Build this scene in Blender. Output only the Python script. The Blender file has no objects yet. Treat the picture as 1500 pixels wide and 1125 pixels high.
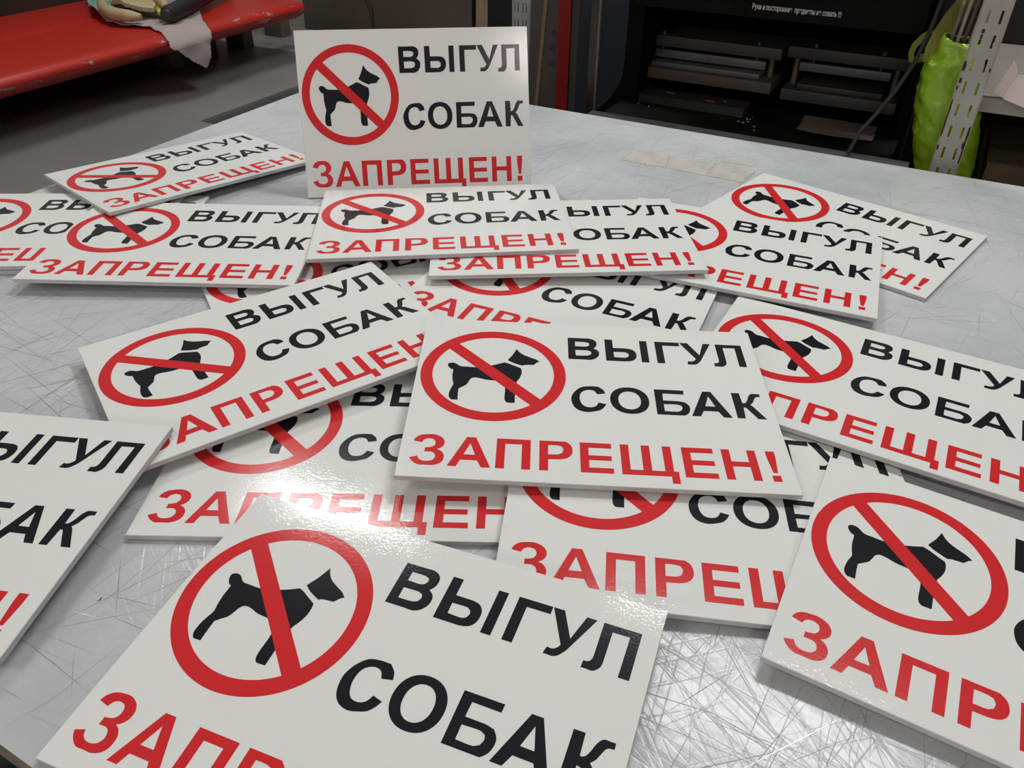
import bpy, bmesh, math, random
from mathutils import Vector, Matrix, noise
random.seed(7)
sc = bpy.context.scene
COL = sc.collection
ZT = 0.78                                   # table top height above the floor
# ------------------------------------------------------------------ camera
CAMH = 0.41997
R_ = Vector((0.99998383, 0.00333630, 0.00460626))
D_ = Vector((0.00568757, -0.58658520, -0.80986755))
F_ = Vector((0.00000000, 0.80988065, -0.58659469))
cam = bpy.data.cameras.new('camera')
cam.sensor_fit = 'HORIZONTAL'; cam.sensor_width = 36.0
cam.lens = 36.0 * 1156.01 / 1500.0
cam.clip_start = 0.02
camo = bpy.data.objects.new('camera', cam); COL.objects.link(camo)
m = Matrix.Identity(4)
for i, v in enumerate((R_, -D_, -F_)):
    for j in range(3): m[j][i] = v[j]
m.translation = Vector((0, 0, ZT + CAMH))
camo.matrix_world = m
sc.camera = camo
# ------------------------------------------------------------------ world, exposure
w = bpy.data.worlds.new('world'); sc.world = w; w.use_nodes = True
w.node_tree.nodes['Background'].inputs[0].default_value = (0.9, 0.95, 1.0, 1)
w.node_tree.nodes['Background'].inputs[1].default_value = 0.25
sc.view_settings.view_transform = 'Standard'
sc.view_settings.look = 'None'
sc.view_settings.gamma = 1.0
sc.view_settings.use_curve_mapping = False
sc.view_settings.exposure = 0.0
try:
    sc.cycles.use_denoising = True
    sc.cycles.max_bounces = 8
    sc.cycles.diffuse_bounces = 4
    sc.cycles.glossy_bounces = 4
except Exception:
    pass
# ------------------------------------------------------------------ the table frame: a along the far edge, b away from the viewer
TH = math.radians(-28.4)
U = Vector((math.cos(TH), math.sin(TH), 0)); V = Vector((-math.sin(TH), math.cos(TH), 0))
O = Vector((-0.32698, 1.61760, ZT))
def FW(a, b, z): return O + a * U + b * V + Vector((0, 0, z))
LAMPS = [(-0.68, 0.37, 8.2, (0.965, 1.0, 0.985), 0.34), (1.05, 0.37, 12.3, (0.985, 1.0, 0.985), 0.50),
         (-0.10, -2.33, 4.6, (1.0, 0.935, 0.90), 0.60), (2.82, -2.33, 8.0, (1.0, 0.935, 0.90), 0.48),
         (-0.30, -5.70, 30.0, (1.0, 0.935, 0.90), 0.60), (2.30, -5.70, 28.0, (1.0, 0.935, 0.90), 0.60)]     # a, b, watts per tube, colour, half length; last pair is added fill light
# ------------------------------------------------------------------ materials
def new_mat(name, col, rough=0.5, metal=0.0, spec=0.5):
    m = bpy.data.materials.new(name); m.use_nodes = True
    p = m.node_tree.nodes['Principled BSDF']
    p.inputs['Base Color'].default_value = (*col, 1)
    p.inputs['Roughness'].default_value = rough
    p.inputs['Metallic'].default_value = metal
    p.inputs['Specular IOR Level'].default_value = spec
    return m
def N(m, t, **kw):
    n = m.node_tree.nodes.new(t)
    for k, v in kw.items():
        if k in n.inputs: n.inputs[k].default_value = v
        else: setattr(n, k, v)
    return n
def L(m, a, b): m.node_tree.links.new(a, b)
def bump(m, scale, strength, dist=0.001, detail=2.0, stretch=None):
    tc = N(m, 'ShaderNodeTexCoord'); mp = N(m, 'ShaderNodeMapping')
    if stretch: mp.inputs['Scale'].default_value = stretch
    nz = N(m, 'ShaderNodeTexNoise', Scale=scale, Detail=detail)
    bp = N(m, 'ShaderNodeBump', Strength=strength, Distance=dist)
    L(m, tc.outputs['Object'], mp.inputs['Vector']); L(m, mp.outputs[0], nz.inputs['Vector'])
    L(m, nz.outputs['Fac'], bp.inputs['Height']); L(m, bp.outputs[0], m.node_tree.nodes['Principled BSDF'].inputs['Normal'])
    return bp
def mottled(m, c1, c2, scale, lo=0.35, hi=0.65, detail=4.0, stretch=None):
    tc = N(m, 'ShaderNodeTexCoord'); mp = N(m, 'ShaderNodeMapping')
    if stretch: mp.inputs['Scale'].default_value = stretch
    nz = N(m, 'ShaderNodeTexNoise', Scale=scale, Detail=detail)
    cr = N(m, 'ShaderNodeValToRGB')
    e = cr.color_ramp.elements
    e[0].position = lo; e[0].color = (*c1, 1); e[1].position = hi; e[1].color = (*c2, 1)
    L(m, tc.outputs['Object'], mp.inputs['Vector']); L(m, mp.outputs[0], nz.inputs['Vector'])
    L(m, nz.outputs['Fac'], cr.inputs['Fac']); L(m, cr.outputs[0], m.node_tree.nodes['Principled BSDF'].inputs['Base Color'])
    return m
def MM(name, c1, c2, scale, rough=0.5, metal=0.0, spec=0.5, lo=0.35, hi=0.65, bmp=None, stretch=None):
    m = new_mat(name, c1, rough, metal, spec); mottled(m, c1, c2, scale, lo, hi, stretch=stretch)
    if bmp: bump(m, *bmp)
    return m
M_face = new_mat('sign_film_white', (0.79, 0.80, 0.78), 0.045, spec=.4); bump(M_face, 520.0, 0.16, 0.0005)
M_edge = MM('foam_board_edge', (0.47, 0.45, 0.465), (0.54, 0.52, 0.53), 90.0, 0.7)
M_red = new_mat('sign_film_red', (0.66, 0.030, 0.034), 0.14, spec=.35); bump(M_red, 520.0, 0.10, 0.0005)
M_blk = new_mat('sign_film_black', (0.016, 0.017, 0.021), 0.14, spec=.35); bump(M_blk, 520.0, 0.10, 0.0005)
# ------------------------------------------------------------------ objects
def link(name, mesh, parent=None):
    o = bpy.data.objects.new(name, mesh); COL.objects.link(o)
    if parent is not None: o.parent = parent
    return o
def tag(o, label, cat, group=None):
    o['label'] = label; o['category'] = cat
    if group: o['group'] = group
    return o
class MB:
    """collects shapes, in frame coordinates (a, b, z), into one mesh"""
    def __init__(s): s.bm = bmesh.new(); s.mi = 0
    def _f(s, vs):
        try:
            f = s.bm.faces.new(vs); f.material_index = s.mi; return f
        except ValueError: return None
    def mat(s, i): s.mi = i; return s
    def box(s, a0, a1, b0, b1, z0, z1, bev=0.0, rot=None):
        t = bmesh.new(); bmesh.ops.create_cube(t, size=1.0)
        for v in t.verts: v.co = Vector(((a0 + a1) / 2 + v.co.x * (a1 - a0), (b0 + b1) / 2 + v.co.y * (b1 - b0), (z0 + z1) / 2 + v.co.z * (z1 - z0)))
        if bev: bmesh.ops.bevel(t, geom=t.edges[:], offset=bev, segments=2, affect='EDGES', profile=0.6)
        return s._merge(t, rot)
    def _merge(s, t, rot=None):
        mp = {}
        for v in t.verts: mp[v] = s.bm.verts.new(rot @ v.co if rot else v.co)
        for f in t.faces:
            g = s._f([mp[v] for v in f.verts])
            if g: g.smooth = f.smooth
        t.free(); return s
    def tube(s, pts, r, n=12, cap=True):
        pts = [Vector(p) for p in pts]; rings = []
        if not isinstance(r, (list, tuple)): r = [r] * len(pts)
        up = None
        for i, p in enumerate(pts):
            d = (pts[min(i + 1, len(pts) - 1)] - pts[max(i - 1, 0)]).normalized()
            if up is None: up = Vector((0, 0, 1)) if abs(d.z) < 0.9 else Vector((1, 0, 0))
            x = d.cross(up).normalized(); y = x.cross(d).normalized(); up = y
            rings.append([s.bm.verts.new(p + r[i] * (math.cos(2 * math.pi * k / n) * x + math.sin(2 * math.pi * k / n) * y)) for k in range(n)])
        for A, B in zip(rings, rings[1:]):
            for k in range(n):
                f = s._f([A[k], A[(k + 1) % n], B[(k + 1) % n], B[k]])
                if f: f.smooth = True
        if cap: s._f(list(reversed(rings[0]))); s._f(rings[-1])
        return s
    def prism(s, poly, axis, lo, hi, smooth=False):
        """poly of 2-D points: axis 'b' -> (a, z), axis 'z' -> (a, b), axis 'a' -> (b, z)"""
        def mk(p, h):
            return Vector((p[0], h, p[1])) if axis == 'b' else Vector((p[0], p[1], h)) if axis == 'z' else Vector((h, p[0], p[1]))
        A = [s.bm.verts.new(mk(p, lo)) for p in poly]; B = [s.bm.verts.new(mk(p, hi)) for p in poly]
        n = len(poly)
        for k in range(n):
            f = s._f([A[k], A[(k + 1) % n], B[(k + 1) % n], B[k]])
            if f: f.smooth = smooth
        s._f(list(reversed(A))); s._f(B); return s
    def quad(s, *ps): s._f([s.bm.verts.new(Vector(p)) for p in ps]); return s
    def mesh(s, name, mats, base=(0, 0, 0)):
        bmesh.ops.recalc_face_normals(s.bm, faces=s.bm.faces[:])
        me = bpy.data.meshes.new(name); bv = Vector(base)
        for v in s.bm.verts: v.co -= bv
        s.bm.to_mesh(me); s.bm.free()
        me.set_sharp_from_angle(angle=math.radians(34))
        for m_ in (mats if isinstance(mats, (list, tuple)) else [mats]): me.materials.append(m_)
        return me
class Thing:
    """a top-level Empty at base (a, b, z) in the table frame, with parts"""
    def __init__(s, name, label, cat, base, group=None):
        s.o = link(name, None); s.base = Vector(base)
        s.o.location = FW(*base); s.o.rotation_euler = (0, 0, TH)
        tag(s.o, label, cat, group)
    def part(s, name, mb, mats, parent=None, label=None):
        o = link(name, mb.mesh(name, mats, s.base), parent or s.o)
        if label: o['label'] = label
        return o
def single(name, mb, mats, base, label, cat, group=None):
    o = link(name, mb.mesh(name, mats, base)); o.location = FW(*base); o.rotation_euler = (0, 0, TH)
    return tag(o, label, cat, group)
def structure(name, mb, mats, base=(0, 0, 0)):
    o = link(name, mb.mesh(name, mats, base)); o.location = FW(*base); o.rotation_euler = (0, 0, TH)
    o['kind'] = 'structure'; return o
# ------------------------------------------------------------------ the room
FZ = -ZT; CZ = 2.06
M_floor = MM('linoleum', (0.030, 0.032, 0.022), (0.006, 0.007, 0.006), 38.0, 0.55, lo=0.5, hi=0.56)
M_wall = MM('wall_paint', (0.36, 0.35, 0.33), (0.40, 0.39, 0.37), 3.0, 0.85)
M_ceil = MM('ceiling_paint', (0.72, 0.72, 0.71), (0.76, 0.76, 0.75), 2.0, 0.9)
A0, A1, B0, B1 = -2.1, 3.4, -8.2, 1.42
structure('floor', MB().box(A0 - .1, A1 + .1, B0 - .1, B1 + .1, FZ - .1, FZ), M_floor)
structure('ceiling', MB().box(A0 - .1, A1 + .1, B0 - .1, B1 + .1, CZ, CZ + .1), M_ceil)
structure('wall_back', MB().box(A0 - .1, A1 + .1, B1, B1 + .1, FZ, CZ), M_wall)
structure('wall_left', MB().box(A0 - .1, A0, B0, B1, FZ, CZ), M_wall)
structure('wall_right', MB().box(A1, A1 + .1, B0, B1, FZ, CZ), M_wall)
structure('wall_front', MB().box(A0 - .1, A1 + .1, B0 - .1, B0, FZ, CZ), MM('white_wall_paint', (0.72, 0.69, 0.67), (0.76, 0.73, 0.71), 3.0, 0.85))
# ------------------------------------------------------------------ ceiling lamps
M_house = new_mat('lamp_housing', (0.75, 0.75, 0.74), 0.4)
M_tube = new_mat('lamp_tube', (0.9, 0.9, 0.9), 0.4)
M_tube.node_tree.nodes['Principled BSDF'].inputs['Emission Color'].default_value = (1.0, 0.97, 0.92, 1)
M_tube.node_tree.nodes['Principled BSDF'].inputs['Emission Strength'].default_value = 6.0
LN = ('over the left of the table, nearest the red machine', 'over the right of the table, in front of the press machine', 'behind the viewer on the left', 'behind the viewer on the right', 'added far behind the viewer on the left as fill light', 'added far behind the viewer on the right as fill light')  # the far pair is added, to brighten the upright sign
for (a, b, watts, colr, hl), where in zip(LAMPS, LN):
    t = Thing('ceiling_lamp', 'white two-tube ceiling lamp ' + where, 'lamp', (a, b, CZ), 'two-tube ceiling lamps')
    t.part('housing', MB().box(a - hl - .04, a + hl + .04, b - .13, b + .13, CZ - .05, CZ, .006), M_house)
    for db in (-0.07, 0.07):
        t.part('lamp_tube', MB().tube([(a - hl, b + db, CZ - .085), (a + hl, b + db, CZ - .085)], 0.013, 12).tube([(a - hl + .015, b + db, CZ - .04), (a - hl + .015, b + db, CZ - .085)], .008, 8).tube([(a + hl - .015, b + db, CZ - .04), (a + hl - .015, b + db, CZ - .085)], .008, 8), M_tube, label='glowing white tube')
        ld = bpy.data.lights.new('tube_light', 'AREA'); ld.shape = 'RECTANGLE'; ld.size = 2 * hl - .02; ld.size_y = 0.05
        ld.energy = watts; ld.color = colr
        lo = bpy.data.objects.new('tube_light', ld); COL.objects.link(lo); lo.parent = t.o
        lo.location = (0, db, -0.102)
# ------------------------------------------------------------------ the work table
M_top = new_mat('table_laminate', (0.7, 0.72, 0.74), 0.30)
def table_material(m):
    p = m.node_tree.nodes['Principled BSDF']
    tc = N(m, 'ShaderNodeTexCoord')
    n1 = N(m, 'ShaderNodeTexNoise', Scale=5.0, Detail=6.0, Roughness=0.65)
    r1 = N(m, 'ShaderNodeValToRGB'); e = r1.color_ramp.elements
    e[0].position = 0.30; e[0].color = (0.46, 0.48, 0.495, 1); e[1].position = 0.62; e[1].color = (0.60, 0.615, 0.63, 1)
    L(m, tc.outputs['Object'], n1.inputs['Vector']); L(m, n1.outputs['Fac'], r1.inputs['Fac'])
    col = r1.outputs[0]
    # a brown smudge near the right-hand side of the table
    sub = N(m, 'ShaderNodeVectorMath', operation='DISTANCE'); sub.inputs[1].default_value = (1.204, -0.375, 0.0)
    L(m, tc.outputs['Object'], sub.inputs[0])
    n2 = N(m, 'ShaderNodeTexNoise', Scale=40.0, Detail=2.0); L(m, tc.outputs['Object'], n2.inputs['Vector'])
    ad = N(m, 'ShaderNodeMath', operation='MULTIPLY_ADD'); ad.inputs[1].default_value = 0.012
    L(m, n2.outputs['Fac'], ad.inputs[0]); L(m, sub.outputs['Value'], ad.inputs[2])
    mr = N(m, 'ShaderNodeMapRange'); mr.inputs['From Min'].default_value = 0.012; mr.inputs['From Max'].default_value = 0.040
    mr.inputs['To Min'].default_value = 0.85; mr.inputs['To Max'].default_value = 0.0
    L(m, ad.outputs[0], mr.inputs['Value'])
    mx = N(m, 'ShaderNodeMix', data_type='RGBA'); mx.inputs['B'].default_value = (0.10, 0.075, 0.06, 1)
    mix_in = [i for i in mx.inputs if i.name == 'A' and i.type == 'RGBA'][0]; mixb = [i for i in mx.inputs if i.name == 'B' and i.type == 'RGBA'][0]
    mixb.default_value = (0.12, 0.09, 0.075, 1)
    L(m, mr.outputs[0], mx.inputs['Factor']); L(m, col, mix_in)
    out = [o for o in mx.outputs if o.type == 'RGBA'][0]
    L(m, out, p.inputs['Base Color'])
    # worn, wavy gloss: fine scratches in several directions
    hs = None
    for ang, sx, amp in ((0.12, 230, .8), (0.75, 260, .9), (1.45, 240, 1.0), (2.3, 200, .7), (1.1, 300, .8), (-.35, 250, .8)):
        mp = N(m, 'ShaderNodeMapping', vector_type='TEXTURE'); mp.inputs['Rotation'].default_value = (0, 0, ang); mp.inputs['Scale'].default_value = (1 / sx, .2, 1.0)
        nz = N(m, 'ShaderNodeTexNoise', Scale=1.0, Detail=1.0)
        L(m, tc.outputs['Object'], mp.inputs['Vector']); L(m, mp.outputs[0], nz.inputs['Vector'])
        pw = N(m, 'ShaderNodeMapRange'); pw.inputs['From Min'].default_value = .60; pw.inputs['From Max'].default_value = .72
        pw.inputs['To Max'].default_value = -amp
        L(m, nz.outputs['Fac'], pw.inputs['Value'])
        if hs is None: hs = pw.outputs[0]
        else:
            s_ = N(m, 'ShaderNodeMath', operation='ADD'); L(m, hs, s_.inputs[0]); L(m, pw.outputs[0], s_.inputs[1]); hs = s_.outputs[0]
    nb = N(m, 'ShaderNodeTexNoise', Scale=55.0, Detail=2.0); L(m, tc.outputs['Object'], nb.inputs['Vector'])
    s2 = N(m, 'ShaderNodeMath', operation='MULTIPLY_ADD'); s2.inputs[1].default_value = 3.4
    L(m, nb.outputs['Fac'], s2.inputs[0]); L(m, hs, s2.inputs[2])
    bp = N(m, 'ShaderNodeBump', Strength=0.22, Distance=0.0006); L(m, s2.outputs[0], bp.inputs['Height']); L(m, bp.outputs[0], p.inputs['Normal'])
    p.inputs['Roughness'].default_value = 0.20; p.inputs['Specular IOR Level'].default_value = 0.32
table_material(M_top)
def scr(name, c, r=0.5): return new_mat(name, c, r)
M_s = [scr('cut_line_grey', (0.33, 0.34, 0.345)), scr('cut_line_dark', (0.26, 0.265, 0.265)), scr('cut_line_pale', (0.47, 0.485, 0.50)), scr('cut_line_black', (0.07, 0.07, 0.065)), scr('groove_white', (0.80, 0.82, 0.84), 0.15)]
M_band = MM('table_edge_board', (0.20, 0.17, 0.135), (0.27, 0.235, 0.19), 60.0, 0.6)
M_leg = new_mat('table_leg_steel', (0.06, 0.06, 0.06), 0.5)
TW, TD = 2.05, 1.194
tt = Thing('work_table', 'large white scratched work table holding all the signs', 'table', (1.0, -0.6, FZ))
mb = MB().box(0, TW, -TD, 0, -0.022, 0.0)
for f in mb.bm.faces: f.material_index = 0 if f.calc_center_median().z > -0.001 else 1
# knife cuts and scuffs in the surface
def mark(a, b, ang, ln, wd, mi, z=0.00004):
    c, s_ = math.cos(ang), math.sin(ang); dx, dy = c * ln / 2, s_ * ln / 2; nx, ny = -s_ * wd / 2, c * wd / 2
    for (px_, py_) in ((a - dx, b - dy), (a + dx, b + dy)):
        if not (0.004 < px_ < TW - .004 and -TD + .004 < py_ < -0.004): return
    mb.mat(mi + 2)
    mb.quad((a - dx - nx * .3, b - dy - ny * .3, z), (a + dx - nx * .3, b + dy - ny * .3, z), (a + nx, b + ny, z)) if False else \
        mb._f([mb.bm.verts.new((a - dx, b - dy, z)), mb.bm.verts.new((a - nx, b - ny, z)), mb.bm.verts.new((a + dx, b + dy, z)), mb.bm.verts.new((a + nx, b + ny, z))])
for k in range(5200):
    a = random.uniform(0, 1.35) if k % 4 else random.uniform(0, .75); b = random.uniform(-TD, 0) if k % 4 else random.uniform(-TD, -.45)
    q = random.random()
    if q < .34: ang = random.gauss(math.pi / 2, .14)
    elif q < .55: ang = random.gauss(0.0, .12)
    elif q < .8: ang = random.gauss(1.05, .25)
    else: ang = random.uniform(0, math.pi)
    ln = min(.5, random.lognormvariate(-2.75, .75)); wd = random.uniform(.00025, .00085)
    mark(a, b, ang, ln, wd, random.choices((0, 1, 2, 3, 4), (7, 3.0, 5, .08, .7))[0], .00003 + 1e-8 * k)
def cluster(a, b, sa, sb, n, mi, lmax=.006):
    for k in range(n): mark(random.gauss(a, sa), random.gauss(b, sb), random.uniform(0, 3.14), random.uniform(.001, lmax), random.uniform(.0005, .0016), mi, .00007 + 1e-8 * k)
cluster(.72, -.235, .022, .004, 22, 1, .010)
cluster(.10, -.28, .03, .03, 34, 1)
cluster(.14, -.36, .03, .03, 22, 1)
cluster(.26, -.57, .05, .04, 18, 1, .012)
for k in range(150):
    q = random.choice(((.649, -.178, .834, -.177), (.650, -.128, .838, -.125), (.834, -.176, .838, -.127), (.649, -.178, .65, -.128), (.722, -.176, .705, -.128), (.783, -.177, .779, -.122), (.66, -.165, .83, -.14)))
    t = random.random(); mark(q[0] + (q[2] - q[0]) * t + random.gauss(0, .002), q[1] + (q[3] - q[1]) * t + random.gauss(0, .002), math.atan2(q[3] - q[1], q[2] - q[0]) + random.gauss(0, .5), random.uniform(.001, .008), random.uniform(.0004, .0011), random.choice((1, 1, 0)), .0006 + 1e-8 * k)
cluster(.5, -.2, .25, .12, 26, 1, .004)
cluster(.9, -.2, .16, .1, 22, 1, .006)
for a, b in ((.66, -1.10), (.98, -.99), (.90, -.88), (1.08, -.24), (.16, -.62)): cluster(a, b, .0006, .0006, 4, 3, .003)
tt.part('tabletop', mb, [M_top, M_band] + M_s)
for a in (.08, TW - .08):
    for b in (-TD + .08, -.08): tt.part('leg', MB().box(a - .025, a + .025, b - .025, b + .025, FZ, -.022), M_leg)
tt.part('apron', MB().box(.055, TW - .055, -TD + .07, -TD + .09, -.09, -.022).box(.055, TW - .055, -.09, -.07, -.09, -.022), M_leg)
# beige tape stuck on the far side of the table
M_tape = MM('old_masking_tape', (0.46, 0.425, 0.38), (0.53, 0.51, 0.475), 34.0, 0.6)
def ragged(p0, p1, n, amp):
    return [(p0[0] + (p1[0] - p0[0]) * i / n + random.uniform(-amp, amp), p0[1] + (p1[1] - p0[1]) * i / n + random.uniform(-amp, amp)) for i in range(n)]
def tape(poly, label):
    m_ = MB().prism(poly, 'z', 0.0002, 0.00045)
    single('masking_tape', m_, M_tape, (poly[0][0], poly[0][1], 0.0002), label, 'tape', 'old tape on the table')
tape(ragged((.649, -.178), (.650, -.129), 3, .001) + ragged((.650, -.129), (.705, -.126), 5, .001) + ragged((.705, -.126), (.722, -.176), 4, .002) + ragged((.722, -.176), (.649, -.178), 5, .001), 'beige tape strip on the far table, left piece of the long row')
tape(ragged((.726, -.177), (.708, -.126), 4, .0015) + ragged((.708, -.126), (.778, -.120), 6, .001) + ragged((.778, -.120), (.780, -.177), 4, .0015) + ragged((.780, -.177), (.726, -.177), 4, .001), 'beige tape strip on the far table, middle piece of the long row')
tape(ragged((.783, -.177), (.781, -.124), 4, .0015) + ragged((.781, -.124), (.838, -.127), 5, .0015) + ragged((.838, -.127), (.834, -.176), 4, .002) + ragged((.834, -.176), (.783, -.177), 5, .001), 'beige tape strip on the far table, right piece of the long row')
tape(ragged((.785, -.112), (.786, -.092), 2, .001) + ragged((.786, -.092), (.832, -.094), 5, .001) + ragged((.832, -.094), (.830, -.108), 2, .001) + ragged((.830, -.108), (.785, -.112), 4, .001), 'faint small tape remnant behind the right end of the long tape row')
# ------------------------------------------------------------------ the signs
GL = {'ve':[[(130.9,21.6),(145.1,21.6),(150.4,21.6),(154.1,23.0),(156.5,25.8),(157.1,29.6),(156.3,33.3),(154.0,36.6),(156.8,38.6),(158.5,41.4),(158.7,44.4),(157.9,48.0),(155.2,51.7),(151.0,54.0),(143.8,54.0),(131.1,54.0)],[(137.5,27.2),(146.8,27.4),(149.9,28.6),(150.4,30.8),(149.2,33.4),(145.9,34.5),(137.5,34.3)],[(137.5,40.1),(147.6,40.0),(151.1,41.3),(151.8,43.9),(150.6,46.8),(147.3,48.1),(137.7,48.4)]],'soft':[[(164.5,21.6),(171.6,21.6),(171.7,34.3),(182.9,34.4),(188.4,35.7),(191.5,39.3),(192.2,44.7),(190.8,49.6),(187.3,52.8),(181.4,54.0),(164.6,54.0)],[(171.8,40.3),(181.8,40.2),(184.7,42.0),(185.3,44.6),(184.0,47.5),(181.2,48.6),(172.0,48.2)]],'u':[[(232.9,21.6),(240.2,21.6),(249.1,39.4),(254.5,21.6),(261.1,21.6),(249.6,46.8),(247.5,50.1),(245.2,52.7),(242.5,54.0),(239.2,54.0),(236.5,54.0),(237.6,49.2),(240.6,49.4),(242.6,48.6),(244.2,46.7),(245.0,45.4)]],'el':[[(265.5,21.6),(289.2,20.5),(289.0,52.9),(282.4,53.2),(282.8,25.3),(272.0,25.5),(271.9,46.1),(271.4,49.8),(270.0,52.0),(267.5,54.0),(263.6,54.0),(260.3,54.0),(260.6,49.3),(262.8,49.2),(264.2,48.4),(265.2,46.6),(265.5,43.8)]],'es':[[(161.1,100.5),(159.6,95.8),(155.4,91.7),(148.6,91.7),(141.7,93.2),(136.6,98.1),(133.6,103.6),(132.4,108.5),(133.0,115.1),(135.2,120.5),(139.3,124.2),(145.3,125.6),(151.3,124.2),(156.2,122.1),(159.5,118.1),(161.3,114.4),(154.9,112.8),(153.6,115.9),(151.3,118.4),(147.4,119.4),(143.5,118.4),(140.9,115.0),(139.5,109.9),(139.7,104.5),(141.4,100.1),(144.6,97.5),(148.4,96.6),(152.0,97.9),(154.3,102.0)]],'be':[[(202.6,91.7),(227.5,91.7),(227.2,97.0),(209.4,96.8),(209.0,106.0),(221.0,106.1),(226.9,107.3),(229.9,111.4),(230.2,116.0),(228.6,120.7),(225.2,124.2),(219.8,124.2),(202.4,124.2)],[(209.0,110.8),(219.8,110.5),(223.3,111.9),(224.0,114.6),(222.8,118.0),(219.2,119.8),(209.0,119.7)]],'a2':[[(230.7,124.2),(243.5,91.7),(250.5,91.7),(263.8,124.2),(256.7,124.2),(253.3,117.2),(241.3,117.0),(237.9,124.2)],[(247.6,97.7),(243.4,110.9),(251.7,111.0)]],'ka':[[(267.8,91.7),(274.6,91.7),(275.2,104.7),(276.9,104.6),(278.4,103.4),(279.9,100.6),(281.6,96.1),(283.1,93.5),(285.3,91.7),(288.4,91.7),(291.7,91.7),(291.8,95.3),(289.4,95.5),(288.1,96.0),(287.0,97.2),(285.6,100.1),(283.8,103.9),(281.4,106.5),(283.6,109.1),(291.7,124.2),(284.6,124.2),(277.3,110.5),(275.1,110.1),(274.3,124.2),(267.9,124.2)]],'ze':[[(9.1,169.3),(10.5,165.7),(14.3,162.5),(19.7,161.3),(24.6,161.2),(29.8,163.4),(32.5,166.7),(33.3,169.8),(32.7,173.4),(30.5,176.2),(28.1,177.7),(31.3,179.4),(33.6,182.6),(34.3,186.2),(33.6,190.2),(31.1,193.3),(26.6,195.2),(21.3,195.2),(16.0,195.2),(12.0,192.9),(9.5,190.1),(8.4,187.9),(14.2,185.8),(15.4,188.6),(18.1,190.6),(21.9,191.1),(25.5,190.0),(27.3,187.6),(27.6,185.2),(26.5,182.4),(24.2,180.9),(21.3,180.8),(18.9,181.0),(18.9,176.4),(21.8,176.0),(24.4,175.0),(26.1,172.7),(26.3,170.3),(25.3,167.7),(22.9,166.3),(19.7,166.2),(17.1,167.9),(15.8,170.8)]],'a3':[[(37.3,195.2),(50.1,162.5),(57.2,162.5),(70.0,195.2),(62.9,195.2),(59.5,188.0),(46.7,188.0),(44.1,195.2)],[(53.3,169.5),(48.8,182.1),(57.7,182.0)]],'er':[[(106.5,162.5),(121.0,162.5),(126.9,162.5),(130.6,165.9),(132.1,171.6),(131.2,176.7),(128.1,180.5),(122.8,182.4),(113.3,182.9),(113.3,195.2),(106.5,195.2)],[(113.3,167.1),(119.9,167.1),(123.6,168.0),(124.9,171.3),(124.0,175.2),(120.8,177.2),(113.2,177.6)]]}
DOG = {'head':[(84.8,43.0),(86.1,45.4),(87.9,48.1),(91.0,51.2),(94.9,53.5),(98.9,55.5),(102.3,57.3),(105.6,60.3),(104.0,61.2),(102.7,62.6),(100.5,65.5),(96.1,65.8),(92.7,66.2),(90.5,67.3),(87.4,66.0),(82.4,63.7),(77.5,60.3),(78.8,57.5),(81.2,52.9),(83.0,48.2)],'body':[(25.8,70.7),(26.0,69.3),(27.1,68.2),(29.0,67.6),(31.5,67.9),(33.5,69.2),(35.3,70.9),(37.7,72.2),(43.0,72.4),(48.9,72.6),(58.5,71.7),(62.7,69.5),(68.0,67.2),(74.7,63.8),(78.6,65.2),(83.5,67.9),(89.4,71.0),(90.1,74.1),(90.2,78.8),(89.2,83.5),(87.7,87.4),(86.5,89.9),(85.7,95.0),(85.4,102.4),(85.6,118.3),(79.9,118.4),(78.3,117.4),(77.3,115.3),(76.9,112.5),(76.9,107.5),(77.0,101.6),(76.2,96.1),(73.8,91.8),(69.0,90.2),(63.8,89.7),(59.5,89.2),(54.6,87.6),(50.8,87.0),(48.4,87.7),(46.7,89.8),(45.5,93.6),(43.9,97.5),(40.8,100.4),(37.9,103.2),(38.0,109.0),(38.5,117.6),(33.2,117.7),(31.3,115.3),(30.6,112.5),(30.7,108.1),(31.4,103.7),(32.7,99.1),(33.0,96.9),(31.9,91.7),(31.1,85.6),(31.1,81.0),(31.0,77.1),(29.3,76.5),(27.5,74.7),(26.2,72.4)]}

def rect(x0, x1, y0, y1): return [(x0, y0), (x1, y0), (x1, y1), (x0, y1)]
def pe(x0, x1, y0, y1, s=6.7, t=5.6):
    return [[(x0, y1), (x0, y0), (x1, y0), (x1, y1), (x1 - s, y1), (x1 - s, y0 + t), (x0 + s, y0 + t), (x0 + s, y1)]]
def ie(x0, x1, y0, y1, s=6.6, t=5.5):
    m0 = y0 + .425 * (y1 - y0); m1 = m0 + 5.2
    return [[(x0, y0), (x1 - .6, y0), (x1 - .6, y0 + t), (x0 + s, y0 + t), (x0 + s, m0), (x1 - 1.0, m0), (x1 - 1.0, m1), (x0 + s, m1), (x0 + s, y1 - t), (x1, y1 - t), (x1, y1), (x0, y1)]]
def en(x0, x1, y0, y1, s=6.5, t=5.4):
    m0 = y0 + .40 * (y1 - y0); m1 = m0 + t
    return [[(x0, y0), (x0 + s, y0), (x0 + s, m0), (x1 - s, m0), (x1 - s, y0), (x1, y0), (x1, y1), (x1 - s, y1), (x1 - s, m1), (x0 + s, m1), (x0 + s, y1), (x0, y1)]]
GL['el'] = [[(x, y + 1.0) for x, y in l] for l in GL['el']]
GL['el'][0][0] = (265.5, 21.6); GL['el'][0][1] = (289.1, 21.6); GL['el'][0][2] = (289.1, 54.0); GL['el'][0][3] = (282.4, 54.0)
CAP = {1: (21.6, 54.0), 2: (91.7, 124.2), 3: (162.5, 195.2)}
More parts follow.
